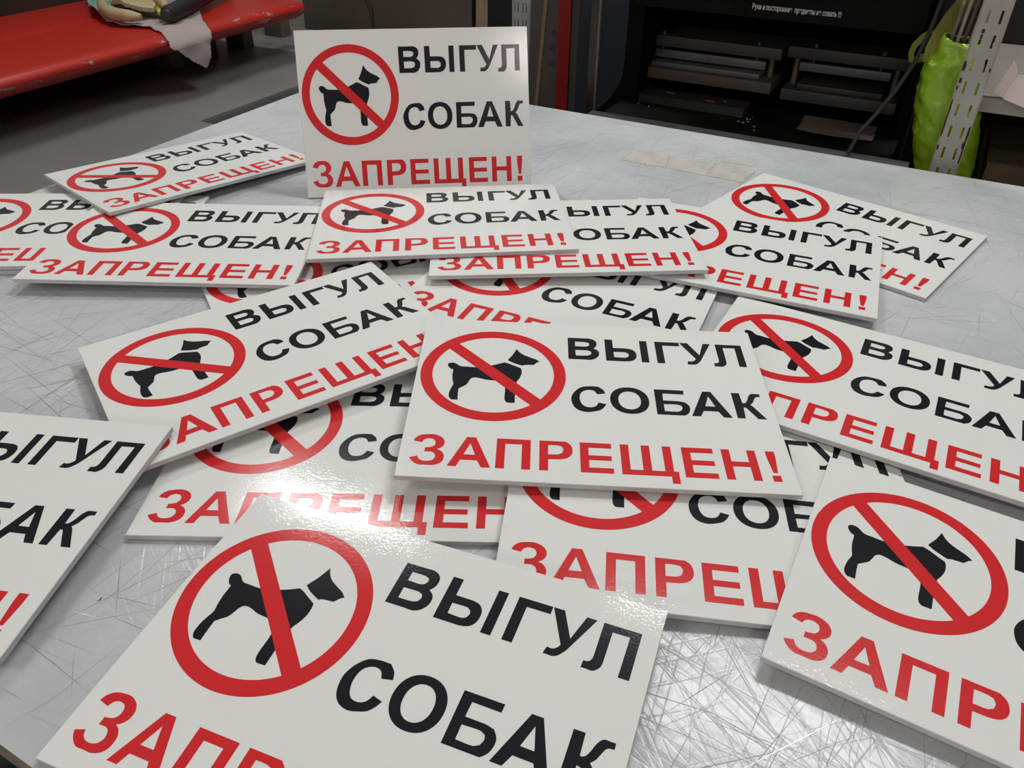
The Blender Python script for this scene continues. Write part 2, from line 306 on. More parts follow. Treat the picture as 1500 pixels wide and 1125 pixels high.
W1 = GL['ve'] + GL['soft'] + [rect(196.2, 202.9, *CAP[1])] + [[(210.1, 54.0), (210.1, 21.6), (232.5, 21.6), (232.5, 27.2), (216.9, 27.2), (216.9, 54.0)]] + GL['u'] + GL['el']
def ell(cx, cy, rx, ry, e=2.15, n=56):
    o = []
    for k in range(n):
        t = 2 * math.pi * k / n; c, s_ = math.cos(t), math.sin(t)
        o.append((cx + rx * math.copysign(abs(c) ** (2 / e), c), cy + ry * math.copysign(abs(s_) ** (2 / e), s_)))
    return o
W2 = GL['es'] + [ell(181.0, 108.0, 16.2, 17.1), ell(181.0, 108.0, 9.3, 11.6)] + GL['be'] + GL['a2'] + GL['ka']
y0, y1 = CAP[3]
W3 = GL['ze'] + GL['a3'] + pe(73.5, 99.8, y0, y1) + GL['er'] + ie(137.7, 162.7, y0, y1) + \
    [[(168.8, y0), (175.4, y0), (175.4, y1 - 5.4), (185.0, y1 - 5.4), (185.0, y0), (191.6, y0), (191.6, y1 - 5.4), (201.4, y1 - 5.4), (201.4, y0), (208.0, y0), (208.0, y1 - 5.4), (211.5, y1 - 5.4), (211.5, 202.4), (205.6, 202.4), (205.6, y1), (168.8, y1)]] + \
    ie(216.2, 241.1, y0, y1) + en(247.0, 273.4, y0, y1) + [[(281.4, y0), (288.3, y0), (288.2, y0 + 8), (286.5, y0 + 23.6), (283.2, y0 + 23.6), (281.5, y0 + 8)], rect(281.6, 288.0, y1 - 6.3, y1)]
def smooth(loop, cor=42.0, sub=4):
    n = len(loop); P_ = [Vector(p) for p in loop]; corner = []
    for i in range(n):
        d0 = P_[i] - P_[i - 1]; d1 = P_[(i + 1) % n] - P_[i]
        corner.append(math.degrees(abs(d0.angle_signed(d1, 0))) > cor)
    out = []
    for i in range(n):
        p1, p2 = P_[i], P_[(i + 1) % n]
        ln = (p2 - p1).length
        p0 = P_[i - 1] if not corner[i] else p1 - (p2 - p1)
        p3 = P_[(i + 2) % n] if not corner[(i + 1) % n] else p2 + (p2 - p1)
        # long straight sides stay straight
        if ln > 11.0 or (corner[i] and corner[(i + 1) % n]): out.append(p1); continue
        t1 = (p2 - p0) * .5; t2 = (p3 - p1) * .5
        if t1.length > ln: t1 *= ln / t1.length
        if t2.length > ln: t2 *= ln / t2.length
        for k in range(sub):
            t = k / sub; h = t * t * t; q = t * t
            out.append(p1 * (2 * h - 3 * q + 1) + t1 * (h - 2 * q + t) + p2 * (-2 * h + 3 * q) + t2 * (h - q))
    return [(p.x, p.y) for p in out]
SW, SH, ST = 0.300, 0.300 * 0.69308, 0.0045
def print_mesh(name, loops, mat_, z, th, do_smooth=True):
    cu = bpy.data.curves.new(name, 'CURVE'); cu.dimensions = '2D'; cu.fill_mode = 'BOTH'; cu.extrude = th / 2
    for lp in loops:
        pts = smooth(lp) if do_smooth else lp
        sp = cu.splines.new('POLY'); sp.points.add(len(pts) - 1)
        for i, (x, y) in enumerate(pts): sp.points[i].co = ((x / 300.0 - .5) * SW, (.5 - y / 208.0) * SH, 0, 1)
        sp.use_cyclic_u = True
    t = bpy.data.objects.new('tmp', cu); COL.objects.link(t)
    dg = bpy.context.evaluated_depsgraph_get(); dg.update()
    me = bpy.data.meshes.new_from_object(t.evaluated_get(dg))
    bpy.data.objects.remove(t); bpy.data.curves.remove(cu)
    me.name = name
    for v in me.vertices: v.co.z += ST + z + th / 2
    me.materials.clear(); me.materials.append(mat_)
    return me
def ring_loops():
    cx, cy, ro, ri = 65.9, 80.0, 62.4, 52.2
    n = 160
    outer = [(cx + ro * math.cos(2 * math.pi * k / n), cy + ro * math.sin(2 * math.pi * k / n)) for k in range(n)]
    # the two openings left of the diagonal bar
    d = Vector((1, 1)).normalized(); nn = Vector((1, -1)).normalized(); hw = 5.7; c = Vector((cx, cy - .2))
    loops = [outer]
    for sgn in (1, -1):
        a0 = math.asin(hw / ri); lp = []
        for k in range(81):
            t = a0 + (math.pi - 2 * a0) * k / 80
            p = c + d * (ri * math.cos(t)) + nn * (sgn * ri * math.sin(t)); lp.append((p.x, p.y))
        loops.append(lp)
    return loops
GROUP = 'dog walking ban signs on the work table'
def make_sign():
    r = link('prohibition_sign', None)
    t = bmesh.new(); bmesh.ops.create_cube(t, size=1.0)
    for v in t.verts: v.co = Vector((v.co.x * SW, v.co.y * SH, ST / 2 + v.co.z * ST))
    bmesh.ops.bevel(t, geom=t.edges[:], offset=.00025, segments=2, affect='EDGES')
    for f in t.faces: f.material_index = 0 if f.normal.z > .9 else 1
    me = bpy.data.meshes.new('panel'); t.to_mesh(me); t.free(); me.materials.append(M_face); me.materials.append(M_edge)
    link('panel', me, r)
    link('dog_silhouette', print_mesh('dog_silhouette', [DOG['head'], DOG['body']], M_blk, .00002, .00008), r)['label'] = 'black dog silhouette'
    link('prohibition_ring', print_mesh('prohibition_ring', ring_loops(), M_red, .00006, .00012, False), r)['label'] = 'red ring with a diagonal bar'
    link('lettering', print_mesh('lettering', W1, M_blk, .00002, .0001), r)['label'] = 'black upper word'
    link('lettering', print_mesh('lettering', W2, M_blk, .00002, .0001), r)['label'] = 'black middle word'
    link('lettering', print_mesh('lettering', W3, M_red, .00002, .0001), r)['label'] = 'red bottom word with exclamation mark'
    return r
POSE = {
 'A': (-0.12824, 1.05443, 0.09767, 0.10570, 1.16990, 0.00000),
 'S': (-0.55046, 0.88663, 0.00489, 0.03358, 0.00138, 0.00097),
 'C': (-0.58010, 0.88498, 0.01051, 0.01870, -0.00381, -0.00195),
 'R': (-0.18716, 0.79025, 0.00460, 0.47616, -0.00000, -0.00000),
 'H': (0.39777, 0.91053, 0.00514, -0.74046, 0.00101, 0.00291),
 'J': (0.05093, 0.73143, 0.00856, -0.41284, -0.00163, 0.01138),
 'N': (-0.12088, 0.48919, 0.00516, -0.01549, -0.00050, 0.00339),
 'O': (0.14766, 0.41877, 0.00955, -0.11447, 0.00768, 0.02767),
 'D': (-0.37890, 0.84217, 0.01526, -0.02091, -0.00413, 0.00818),
 'L': (0.31965, 0.56664, 0.01068, -0.50715, -0.04126, 0.01194),
 'Q': (0.33105, 0.30483, 0.00888, -0.50405, -0.00501, 0.02503),
 'P': (-0.07955, 0.26982, 0.01248, -0.36100, 0.07301, 0.00190),
 'G': (0.26455, 0.82999, 0.01220, -0.38817, -0.01390, 0.00730),
 'F': (0.05612, 0.85667, 0.01882, 0.04196, -0.02785, -0.00846),
 'E': (-0.08537, 0.89175, 0.02233, 0.09650, -0.02827, 0.00057),
 'B': (-0.46318, 1.07804, 0.01405, 0.81234, -0.03689, 0.03743),
 'I': (-0.22034, 0.60975, 0.01907, 0.60027, -0.01152, -0.01187),
 'K': (0.06708, 0.52884, 0.02544, -0.03381, 0.04539, 0.02799),
 'M': (-0.43230, 0.40523, 0.01591, -0.15650, 0.04946, -0.03203),
}
LABELS = {
 'A': 'white no-dogs sign standing upright at the back of the table, leaning backwards',
 'B': 'tilted no-dogs sign at the far left corner of the table, lying on two other signs',
 'C': 'no-dogs sign cut off by the left picture edge, under the tilted far-left one',
 'S': 'almost hidden no-dogs sign whose corner peeks out below the tilted far-left sign',
 'D': 'level no-dogs sign lying left of the foot of the upright sign, its last letter overlapped',
 'E': 'no-dogs sign lying flat directly in front of the upright sign, mirroring it',
 'F': 'no-dogs sign half under the one before the upright sign, to its right',
 'G': 'no-dogs sign turned slightly clockwise on the right, its ring half covered on the left',
 'H': 'no-dogs sign farthest to the right rear, turned strongly clockwise, half under its neighbour',
 'I': 'no-dogs sign in the left middle, rotated counter-clockwise with text rising to the right',
 'J': 'no-dogs sign rotated clockwise behind the central one, only its middle strip showing',
 'K': 'fully visible no-dogs sign in the centre of the pile, on top of its neighbours',
 'L': 'no-dogs sign right of the central one, cut off by the right edge, ring partly covered',
 'M': 'no-dogs sign at the lower left, only its word ends inside the left picture edge',
 'N': 'no-dogs sign below the rising left one, with a bright lamp reflection on its red word',
 'O': 'no-dogs sign under the front edge of the central one, red word partly covered',
 'P': 'biggest, nearest no-dogs sign at the bottom, shiny at its upper left corner',
 'Q': 'large no-dogs sign at the lower right corner, turned clockwise, black words cut off',
 'R': 'no-dogs sign almost buried under the rising left one, bits of ring and letters showing',
}
def copy_thing(r):
    c = r.copy(); COL.objects.link(c)
    for ch in r.children:
        d = ch.copy(); COL.objects.link(d); d.parent = c
    return c
def bend(r):
    """the nearest board is slightly warped: its far left corner droops"""
    for ch in r.children:
        me = ch.data.copy(); t = bmesh.new(); t.from_mesh(me)
        for ax, rng in ((0, 15), (1, 11)):
            for k in range(-rng, rng + 1):
                co = Vector((0, 0, 0)); no = Vector((0, 0, 0)); co[ax] = k * .01; no[ax] = 1
                bmesh.ops.bisect_plane(t, geom=t.verts[:] + t.edges[:] + t.faces[:], plane_co=co, plane_no=no)
        for v in t.verts:
            d = max(0.0, -.5 * v.co.x + .85 * v.co.y); v.co.z -= .19 * d * d
        t.to_mesh(me); t.free(); ch.data = me
proto = make_sign()
for i, (k, (x, y, z, yaw, tx, ty)) in enumerate(POSE.items()):
    o = proto if i == 0 else copy_thing(proto)
    R3 = Matrix.Rotation(yaw, 3, 'Z') @ Matrix.Rotation(tx, 3, 'X') @ Matrix.Rotation(ty, 3, 'Y')
    o.rotation_euler = R3.to_euler()
    o.location = Vector((x, y, z + ZT)) - R3 @ Vector((0, 0, ST))
    tag(o, LABELS[k], 'sign', GROUP)
    if k == 'P': bend(o)
# ------------------------------------------------------------------ red machine bed on the left
M_mred = new_mat('red_enamel', (0.42, 0.017, 0.010), 0.36)
def chipped(m):
    p = m.node_tree.nodes['Principled BSDF']; tc = N(m, 'ShaderNodeTexCoord')
    sx = N(m, 'ShaderNodeSeparateXYZ'); L(m, tc.outputs['Object'], sx.inputs[0])
    n1 = N(m, 'ShaderNodeTexNoise', Scale=26.0, Detail=5.0, Roughness=.7); mp = N(m, 'ShaderNodeMapping'); mp.inputs['Scale'].default_value = (1.6, .55, 1.6)
    L(m, tc.outputs['Object'], mp.inputs[0]); L(m, mp.outputs[0], n1.inputs['Vector'])
    d = N(m, 'ShaderNodeMath', operation='SUBTRACT'); d.inputs[1].default_value = -0.006; L(m, sx.outputs['X'], d.inputs[0])
    ab = N(m, 'ShaderNodeMath', operation='ABSOLUTE'); L(m, d.outputs[0], ab.inputs[0])
    band = N(m, 'ShaderNodeMapRange'); band.inputs['From Min'].default_value = 0.0; band.inputs['From Max'].default_value = .035; band.inputs['To Min'].default_value = .60; band.inputs['To Max'].default_value = .735
    L(m, ab.outputs[0], band.inputs['Value'])
    gt = N(m, 'ShaderNodeMath', operation='GREATER_THAN'); L(m, n1.outputs['Fac'], gt.inputs[0]); L(m, band.outputs[0], gt.inputs[1])
    mx = N(m, 'ShaderNodeMix', data_type='RGBA')
    ia = [i for i in mx.inputs if i.name == 'A' and i.type == 'RGBA'][0]; ib = [i for i in mx.inputs if i.name == 'B' and i.type == 'RGBA'][0]
    ia.default_value = (0.42, 0.017, 0.010, 1); ib.default_value = (0.36, 0.24, 0.22, 1)
    L(m, gt.outputs[0], mx.inputs['Factor']); L(m, [o for o in mx.outputs if o.type == 'RGBA'][0], p.inputs['Base Color'])
chipped(M_mred)
M_mgrey = MM('machine_grey_paint', (0.155, 0.15, 0.145), (0.185, 0.18, 0.175), 6.0, 0.5)
M_mdark = MM('machine_dark_steel', (0.022, 0.019, 0.016), (0.035, 0.030, 0.026), 8.0, 0.5)
M_mbrown = MM('machine_brown_steel', (0.11, 0.095, 0.078), (0.14, 0.12, 0.10), 8.0, 0.5)
mach = Thing('machine_bed', 'long red painted machine with a rounded worn front rail, left of the table', 'machine', (-0.757, -0.2, FZ))
prof = [(-1.06, -.05), (-.800, -.05), (-.782, -.0503), (-.770, -.0525), (-.762, -.057), (-.758, -.063), (-.757, -.069), (-.762, -.079), (-.772, -.088), (-.790, -.098), (-.815, -.106), (-.85, -.1125), (-1.06, -.113)]
mach.part('front_rail', MB().prism(prof, 'b', -1.6, .74, True), M_mred, label='red rounded front rail')
mach.part('table_plate', MB().box(-1.34, -1.062, -1.6, .74, -.105, -.049, .002), M_mred, label='red flat plate behind the rail')
mach.part('end_cap', MB().tube([(-.90, .74, -.081), (-.90, .80, -.085)], .028, 16), M_mred)
mach.part('back_beam', MB().box(-1.46, -1.342, -1.6, .9, -.12, .30, .005), M_mdark, label='dark upright behind the red plate')
mach.part('back_panel', MB().box(-1.40, -1.36, -1.6, .95, FZ, -.12), M_mbrown)
mach.part('lower_bed', MB().box(-1.358, -.585, -1.6, 1.05, -.235, -.212, .002), M_mgrey, label='grey lower bed')
mach.part('skirt', MB().box(-.64, -.60, -1.6, 1.05, FZ, -.237), M_mdark)
for b in (.42, .56, .72, .90): mach.part('post', MB().box(-1.10, -1.02, b, b + .045, -.212, -.114 if b < .74 else .05, .003), M_mbrown if b != .56 else M_mdark)
single('grey_sheet', MB().box(-1.3, -.40, -1.3, .10, -.2115, -.2075), MM('grey_plastic', (0.165, 0.162, 0.158), (0.18, 0.177, 0.172), 4.0, 0.45), (-.9, -.5, -.2115), 'grey flat sheet lying on the lower bed of the red machine', 'sheet')
# cloths on the machine
def inside(p, poly):
    c = False; n = len(poly)
    for i in range(n):
        x1, y1_ = poly[i]; x2, y2_ = poly[i - 1]
        if (y1_ > p[1]) != (y2_ > p[1]) and p[0] < (x2 - x1) * (p[1] - y1_) / (y2_ - y1_) + x1: c = not c
    return c
def cloth(poly, zf, res, thick):
    xs = [p[0] for p in poly]; ys = [p[1] for p in poly]; m_ = MB(); vs = {}
    nx = int((max(xs) - min(xs)) / res) + 1; ny = int((max(ys) - min(ys)) / res) + 1
    def vert(i, j, top):
        k = (i, j, top)
        if k not in vs:
            q = zf(min(xs) + i * res, min(ys) + j * res); vs[k] = m_.bm.verts.new(Vector(q) + Vector((0, 0, thick if top else 0)))
        return vs[k]
    cells = {(i, j) for i in range(nx) for j in range(ny) if inside((min(xs) + (i + .5) * res, min(ys) + (j + .5) * res), poly)}
    for (i, j) in cells:
        for top in (1, 0):
            q = [vert(i, j, top), vert(i + 1, j, top), vert(i + 1, j + 1, top), vert(i, j + 1, top)]
            f = m_._f(q if top else q[::-1])
            if f: f.smooth = True
        for (di, dj, e0, e1) in ((-1, 0, (0, 0), (0, 1)), (1, 0, (1, 0), (1, 1)), (0, -1, (0, 0), (1, 0)), (0, 1, (0, 1), (1, 1))):
            if (i + di, j + dj) not in cells:
                m_._f([vert(i + e0[0], j + e0[1], 1), vert(i + e1[0], j + e1[1], 1), vert(i + e1[0], j + e1[1], 0), vert(i + e0[0], j + e0[1], 0)])
    return m_
def rail_surface(a):
    """height and a of the machine surface at unrolled distance a"""
    if a < -.80: return a, -.0488
    s_ = a + .80                                    # over the nose
    r = .034
    if s_ < r * 1.75: t = s_ / r; return -.80 + .055 * math.sin(min(t, 1.6)), -.0488 - r * (1 - math.cos(min(t, 1.6)))
    return -.7455, -.0838 - (s_ - r * 1.75) * .95
def rag_f(a, b):
    x, z = rail_surface(a)
    h = .006 + .006 * noise.noise(Vector((a * 9, b * 9, 3.1))) + .004 * noise.noise(Vector((a * 25, b * 25, 1.0)))
    if a < -1.0: h += .028 * max(0, min(1, (-1.0 - a) / .08)) * (0.6 + .6 * noise.noise(Vector((a * 14, b * 14, 9))))
    return (x + (h if a > -.77 else 0), b, z + h if a <= -.77 else z + .002)
M_rag = new_mat('rag_cotton', (0.47, 0.39, 0.38), 0.9)
def rag_mat(m):
    p = m.node_tree.nodes['Principled BSDF']; tc = N(m, 'ShaderNodeTexCoord')
    nz = N(m, 'ShaderNodeTexVoronoi', Scale=11.0); L(m, tc.outputs['Object'], nz.inputs['Vector'])
    cr = N(m, 'ShaderNodeValToRGB'); cr.color_ramp.interpolation = 'CONSTANT'; e = cr.color_ramp.elements
    e[0].position = 0; e[0].color = (.08, .30, .26, 1); e[1].position = .36; e[1].color = (.25, .21, .26, 1)
    x = e.new(.6); x.color = (.34, .25, .27, 1)
    sp = N(m, 'ShaderNodeSeparateColor'); L(m, nz.outputs['Color'], sp.inputs[0]); L(m, sp.outputs[0], cr.inputs['Fac'])
    sx = N(m, 'ShaderNodeSeparateXYZ'); L(m, tc.outputs['Object'], sx.inputs[0])
    mr = N(m, 'ShaderNodeMapRange'); mr.inputs['From Min'].default_value = -.14; mr.inputs['From Max'].default_value = -.10; L(m, sx.outputs['X'], mr.inputs['Value'])
    mx = N(m, 'ShaderNodeMix', data_type='RGBA')
    ia = [i for i in mx.inputs if i.name == 'A' and i.type == 'RGBA'][0]; ib = [i for i in mx.inputs if i.name == 'B' and i.type == 'RGBA'][0]
    ib.default_value = (.36, .29, .285, 1); L(m, cr.outputs[0], ia); L(m, mr.outputs[0], mx.inputs['Factor'])
    L(m, [o for o in mx.outputs if o.type == 'RGBA'][0], p.inputs['Base Color'])
rag_mat(M_rag)
rag_poly = [(-1.32, .42), (-1.20, .33), (-1.106, .265), (-1.0, .232), (-.93, .226), (-.855, .245), (-.80, .225), (-.755, .20), (-.700, .262), (-.672, .305), (-.70, .322), (-.75, .335), (-.80, .375), (-.90, .46), (-.99, .53), (-1.12, .58), (-1.28, .56)]
single('rag', cloth(rag_poly, rag_f, .0035, .0016), M_rag, (-.9, .35, -.049), 'pinkish-white rag with a teal print hanging over the red machine rail', 'cloth')
def glove_f(a, b):
    t = (a + 1.12) / .28
    h = .014 + .014 * abs(math.sin((b - .40 * t) * 17)) + .016 * noise.noise(Vector((a * 11, b * 11, 5)))
    return (a, b, -.049 + .016 + h)
M_tan = MM('tan_rubber', (0.33, 0.245, 0.13), (0.40, 0.31, 0.18), 12.0, 0.6)
gl = Thing('work_glove', 'tan rubber work glove lying crumpled on the rag', 'glove', (-1.0, .33, -.033))
gl.part('palm', cloth([(-1.16, .40), (-1.10, .325), (-1.02, .275), (-.95, .26), (-.90, .30), (-.93, .37), (-1.02, .44), (-1.12, .47)], glove_f, .004, .010), M_tan)
gl.part('finger', MB().tube([(-1.10, .30, -.012), (-1.03, .252, -.018), (-.96, .228, -.02), (-.91, .236, -.021), (-.885, .25, -.022)], [.012, .016, .017, .015, .007], 12), M_tan)
gl.part('finger', MB().tube([(-1.02, .40, .004), (-.95, .36, .006), (-.89, .335, -.002), (-.865, .32, -.008)], [.014, .017, .014, .007], 12), M_tan)
single('yellow_cloth', cloth([(-.93, .345), (-.86, .285), (-.835, .30), (-.86, .36), (-.90, .38)], lambda a, b: (a, b, -.034 + .016 + .01 * noise.noise(Vector((a * 30, b * 30, 2)))), .006, .008), MM('yellow_cotton', (.36, .32, .04), (.43, .39, .08), 30, .8), (-.88, .33, -.03), 'small yellow cloth scrap between the tan glove and the black grip', 'cloth')
tu = Thing('rubber_grip', 'black rubber tool handle lying on the rag at an angle', 'tool', (-.9, .45, -.035))
tu.part('grip', MB().tube([(-.815, .275, -.016), (-.819, .284, -.016), (-1.00, .67, -.016)], [.018, .0215, .0215], 20), new_mat('black_rubber', (.012, .013, .012), .55))
tu.part('end_rim', MB().tube([(-.812, .269, -.016), (-.816, .277, -.016)], [.012, .0165], 20), new_mat('black_rubber_end', (.02, .024, .022), .4))
# ------------------------------------------------------------------ boards, poles and wall things at the back
def leaning(a0, a1, b, z0, z1, lean, th, da=0.0):
    """board seen from the front: bottom at (a, b, z0), its top shifted by lean along b and by da along a"""
    m_ = MB(); vs = []
    for (z, s_) in ((z0, 0), (z1, 1)):
        for (aa, bb) in ((a0, 0), (a1, 0), (a1, th), (a0, th)): vs.append(m_.bm.verts.new((aa + da * s_, b + bb + lean * s_, z)))
    for q in ((0, 1, 5, 4), (1, 2, 6, 5), (2, 3, 7, 6), (3, 0, 4, 7), (3, 2, 1, 0), (4, 5, 6, 7)): m_._f([vs[i] for i in q])
    return m_
M_brn = MM('shaded_wall_brown', (0.060, 0.048, 0.038), (0.080, 0.066, 0.056), 2.2, 0.6)
single('wall_shade_sheet', leaning(-1.30, -.52, 1.30, FZ, .75, .085, .006), M_brn, (-.9, 1.3, FZ), 'added dark brown sheet, coloured as shade on the back wall behind the red machine', 'board')  # added sheet; its dark colour stands in for shade on the wall
single('wooden_plank', leaning(-.487, -.440, 1.27, FZ, .9, .10, .02), MM('plank_wood', (.24, .16, .10), (.30, .21, .14), 14, .6, stretch=(6, 6, .6)), (-.46, 1.27, FZ), 'narrow light wooden plank standing left of the black board', 'plank')
single('black_board', leaning(-.437, -.289, 1.27, FZ, .9, .10, .01), MM('black_board', (.008, .008, .009), (.011, .011, .012), 9, .5), (-.36, 1.27, FZ), 'black board standing between the wooden plank and the slotted white post', 'board')
M_steel = MM('grey_enamel', (.26, .26, .245), (.31, .31, .30), 12, .45)
def slotted(m_, a0, a1, b, z0, z1, cols, sw, sh, pitch, top, depth=.02, th=.0016):
    """front plate with real slots and two side flanges"""
    xs = [a0]; 
    for c in cols: xs += [c - sw / 2, c + sw / 2]
    xs.append(a1)
    zs = [z0]; z = top - math.floor((top - z0 - .03) / pitch) * pitch
    while z < z1 - .01: zs += [z - sh, z]; z += pitch
    zs.append(z1)
    for j in range(len(zs) - 1):
        for i in range(len(xs) - 1):
            if i % 2 == 1 and j % 2 == 1: continue
            m_.box(xs[i], xs[i + 1], b, b + th, zs[j], zs[j + 1]) if False else m_.quad((xs[i], b, zs[j]), (xs[i + 1], b, zs[j]), (xs[i + 1], b, zs[j + 1]), (xs[i], b, zs[j + 1]))
    for a in (a0, a1): m_.box(a - th / 2, a + th / 2, b, b + depth, z0, z1)
    return m_
single('slotted_post', slotted(MB(), -.284, -.222, 1.20, FZ, 1.2, (-.274, -.262, -.244, -.232), .0028, .030, .05, -.078, .03), M_steel, (-.25, 1.2, FZ), 'pale slotted metal wall post rising behind the upright sign', 'post')
single('grey_board', leaning(-.226, -.10, 1.24, FZ, .9, .12, .012), MM('grey_board', (.30, .285, .285), (.33, .315, .315), 3, .6), (-.16, 1.24, FZ), 'pale grey board leaning behind the right edge of the upright sign', 'board')
# leaning printed board with a red stripe
M_mdf = MM('mdf_edge', (.20, .135, .075), (.25, .17, .10), 40, .7)
lb = Thing('printed_board', 'leaning printed board with a wood-brown edge and a red stripe', 'board', (.12, .66, FZ))
LZ = .5
def lean_a(z): return .058 + (z + .227) * .082
lb.part('edge_strip', leaning(lean_a(FZ), lean_a(FZ) + .010, .70, FZ, LZ, 0, .02, lean_a(LZ) - lean_a(FZ)), M_mdf, label='wood-brown edge')
lb.part('print_face', leaning(lean_a(FZ) + .0102, .20, .702, FZ, LZ, 0, .016, 0.03), MM('print_grey_brown', (.075, .062, .055), (.10, .085, .078), 3, .5))
lb.part('red_stripe', MB().box(.124, .158, .695, .6995, FZ, LZ), MM('stripe_red', (.24, .008, .008), (.30, .012, .010), 4, .4), label='red vertical stripe')
def text_mesh(name, body, width, height, mat_, bold=0.0):
    cu = bpy.data.curves.new(name, 'FONT'); cu.body = body; cu.size = 1.0; cu.offset = bold
    t = bpy.data.objects.new('tmp', cu); COL.objects.link(t)
    dg = bpy.context.evaluated_depsgraph_get(); dg.update()
    me = bpy.data.meshes.new_from_object(t.evaluated_get(dg))
    bpy.data.objects.remove(t); bpy.data.curves.remove(cu)
    xs = [v.co.x for v in me.vertices]; ys = [v.co.y for v in me.vertices]
    sx = width / (max(xs) - min(xs)); sy = height / (max(ys) - min(ys)); x0, y0_ = min(xs), min(ys)
    for v in me.vertices: v.co = Vector(((v.co.x - x0) * sx, 0, (v.co.y - y0_) * sy))
    me.materials.clear(); me.materials.append(mat_); me.name = name
    return me
M_ink = new_mat('faded_ink', (.030, .026, .024), .6)
for body, a, z, wd in (('УS', .104, -.047, .016), ('РГ', .101, -.083, .019), ('UС', .097, -.123, .023)):
    o = link('lettering', text_mesh('lettering', body[::1], wd, .014, M_ink, .01), lb.o); o.location = Vector((a, .6985, z)) - lb.base
# translucent looking blue-grey sheet behind the square post
single('blue_sheet', leaning(.20, .58, .64, FZ, .55, .02, .006), MM('blue_acrylic', (.020, .027, .034), (.026, .034, .042), 2, .3), (.38, .64, FZ), 'dark blue-grey acrylic sheet standing between the red stripe and the press machine', 'sheet')
sp = Thing('square_post', 'dark square metal post standing at the left of the press machine', 'post', (.492, .075, FZ))
sp.part('post', MB().box(.482, .497, .07, .085, FZ, .9, .0008), MM('post_dark', (.018, .016, .013), (.028, .025, .021), 10, .45))
sp.part('pale_corner', MB().box(.4972, .500, .068, .074, FZ, .9), MM('post_pale', (.10, .088, .07), (.12, .105, .085), 10, .5), label='paler edge strip')
# ------------------------------------------------------------------ black press machine
M_blackm = MM('machine_black', (.003, .0031, .0028), (.005, .005, .0046), 14, .75, spec=.1)
M_tray = MM('machine_tray', (.005, .005, .0047), (.016, .016, .015), 16, .55, spec=.2, lo=.5, hi=.75)
M_plate = MM('press_plate', (.060, .045, .035), (.078, .060, .048), 18, .55)
M_plate2 = MM('press_plate_dark', (.032, .027, .024), (.045, .039, .036), 18, .5)
M_alu = MM('press_bar_aluminium', (.10, .104, .10), (.135, .137, .13), 30, .4, .4)
M_brass = new_mat('pillar_steel', (.11, .095, .07), .45, .4)
M_lip = MM('lip_metal', (.060, .057, .055), (.075, .072, .070), 20, .5)
pm = Thing('press_machine', 'black press machine with two plate presses and a white warning line', 'machine', (.75, .35, FZ))
fl = [(.440, -.062), (.458, -.047), (.478, -.026), (.490, -.006), (.498, .015), (.500, .047), (.500, .62), (.53, .62), (.53, -.062)]
pm.part('side_frame', MB().prism(fl, 'b', .20, .62), M_blackm, label='black left frame with a flared foot')
pm.part('side_frame', MB().box(.990, 1.0, .22, .62, -.06, .62), M_blackm)
pm.part('back_panel', MB().box(.531, .9895, .60, .618, -.03, .62), MM('machine_back', (.012, .013, .0125), (.018, .019, .018), 5, .6))
hd = pm.part('header', MB().box(.531, .9895, .15, .20, .150, .62), M_blackm)
o = link('lettering', text_mesh('lettering', 'Руки и посторонние  предметы не совать !!!', .139, .0108, new_mat('white_ink', (.55, .54, .51), .6), .012), hd)
o.location = Vector((.7315, .1497, .1605)) - pm.base; o['label'] = 'white warning line'
pm.part('top_cover', MB().box(.531, .9895, .2005, .60, .60, .62), M_blackm)
pm.part('tray', MB().box(.498, 1.0, .062, .62, -.050, -.030, .001), M_tray)
pm.part('front_lip', MB().box(.50, 1.03, .028, .0605, -.020, -.011, .001), M_lip, label='grey metal front lip')
pm.part('stand', MB().box(.51, 1.0, .09, .60, FZ, -.0505), M_blackm)
def press(a0, a1, zt, za, pl, tag_):
    f = pm.part('plate_press', MB().box(a0, a1, .28, .50, zt - .019, zt, .001), pl, label=tag_)
    pm.part('lower_plate', MB().box(a0 + .006, a1 - .003, .25, .50, za - .019, za, .001), pl, f)
    pm.part('clamp_bar', MB().box(a0 + .024, a1 - .026, .285, .30, zt - .040, zt - .026, .0006).box(a0 + .028, a1 - .03, .30, .48, zt - .038, zt - .030), M_alu, f, 'aluminium bar')
    for x in (a0 + .017, a1 - .017):
        for y in (.295, .47): pm.part('pillar', MB().tube([(x, y, za), (x, y, zt - .0195)], .0055, 12), M_brass, f)
    for x in (a0 + .045, a1 - .045): pm.part('bolt', MB().tube([(x, .29, zt), (x, .29, zt + .006)], .0032, 8).tube([(x, .292, zt - .0195), (x, .292, zt - .026)], .002, 8), M_brass, f)
    pm.part('lower_die', MB().box(a0 + .03, a1 - .03, .265, .48, za + .0003, za + .008, .0006), M_alu if pl is M_plate else M_plate2, f)
    pm.part('ram', MB().tube([((a0 + a1) / 2, .42, zt), ((a0 + a1) / 2, .42, .50)], .022, 20), M_blackm, f)
    for x in (a0 + .03, a1 - .03): pm.part('support', MB().box(x - .012, x + .012, .44, .49, -.03, za - .0195), M_blackm, f)
press(.497, .768, .078, .0255, M_plate, 'left press with brown plates')
press(.778, .982, .0855, .0200, M_plate2, 'right press with dark plates')
for pts in ([(.556, .5, .25), (.545, .44, .18), (.528, .36, .12), (.520, .31, .085)], [(.64, .5, .14), (.60, .45, .125), (.57, .38, .105), (.545, .33, .082)]):
    pm.part('hose', MB().tube(pts, .0022, 8), M_blackm)
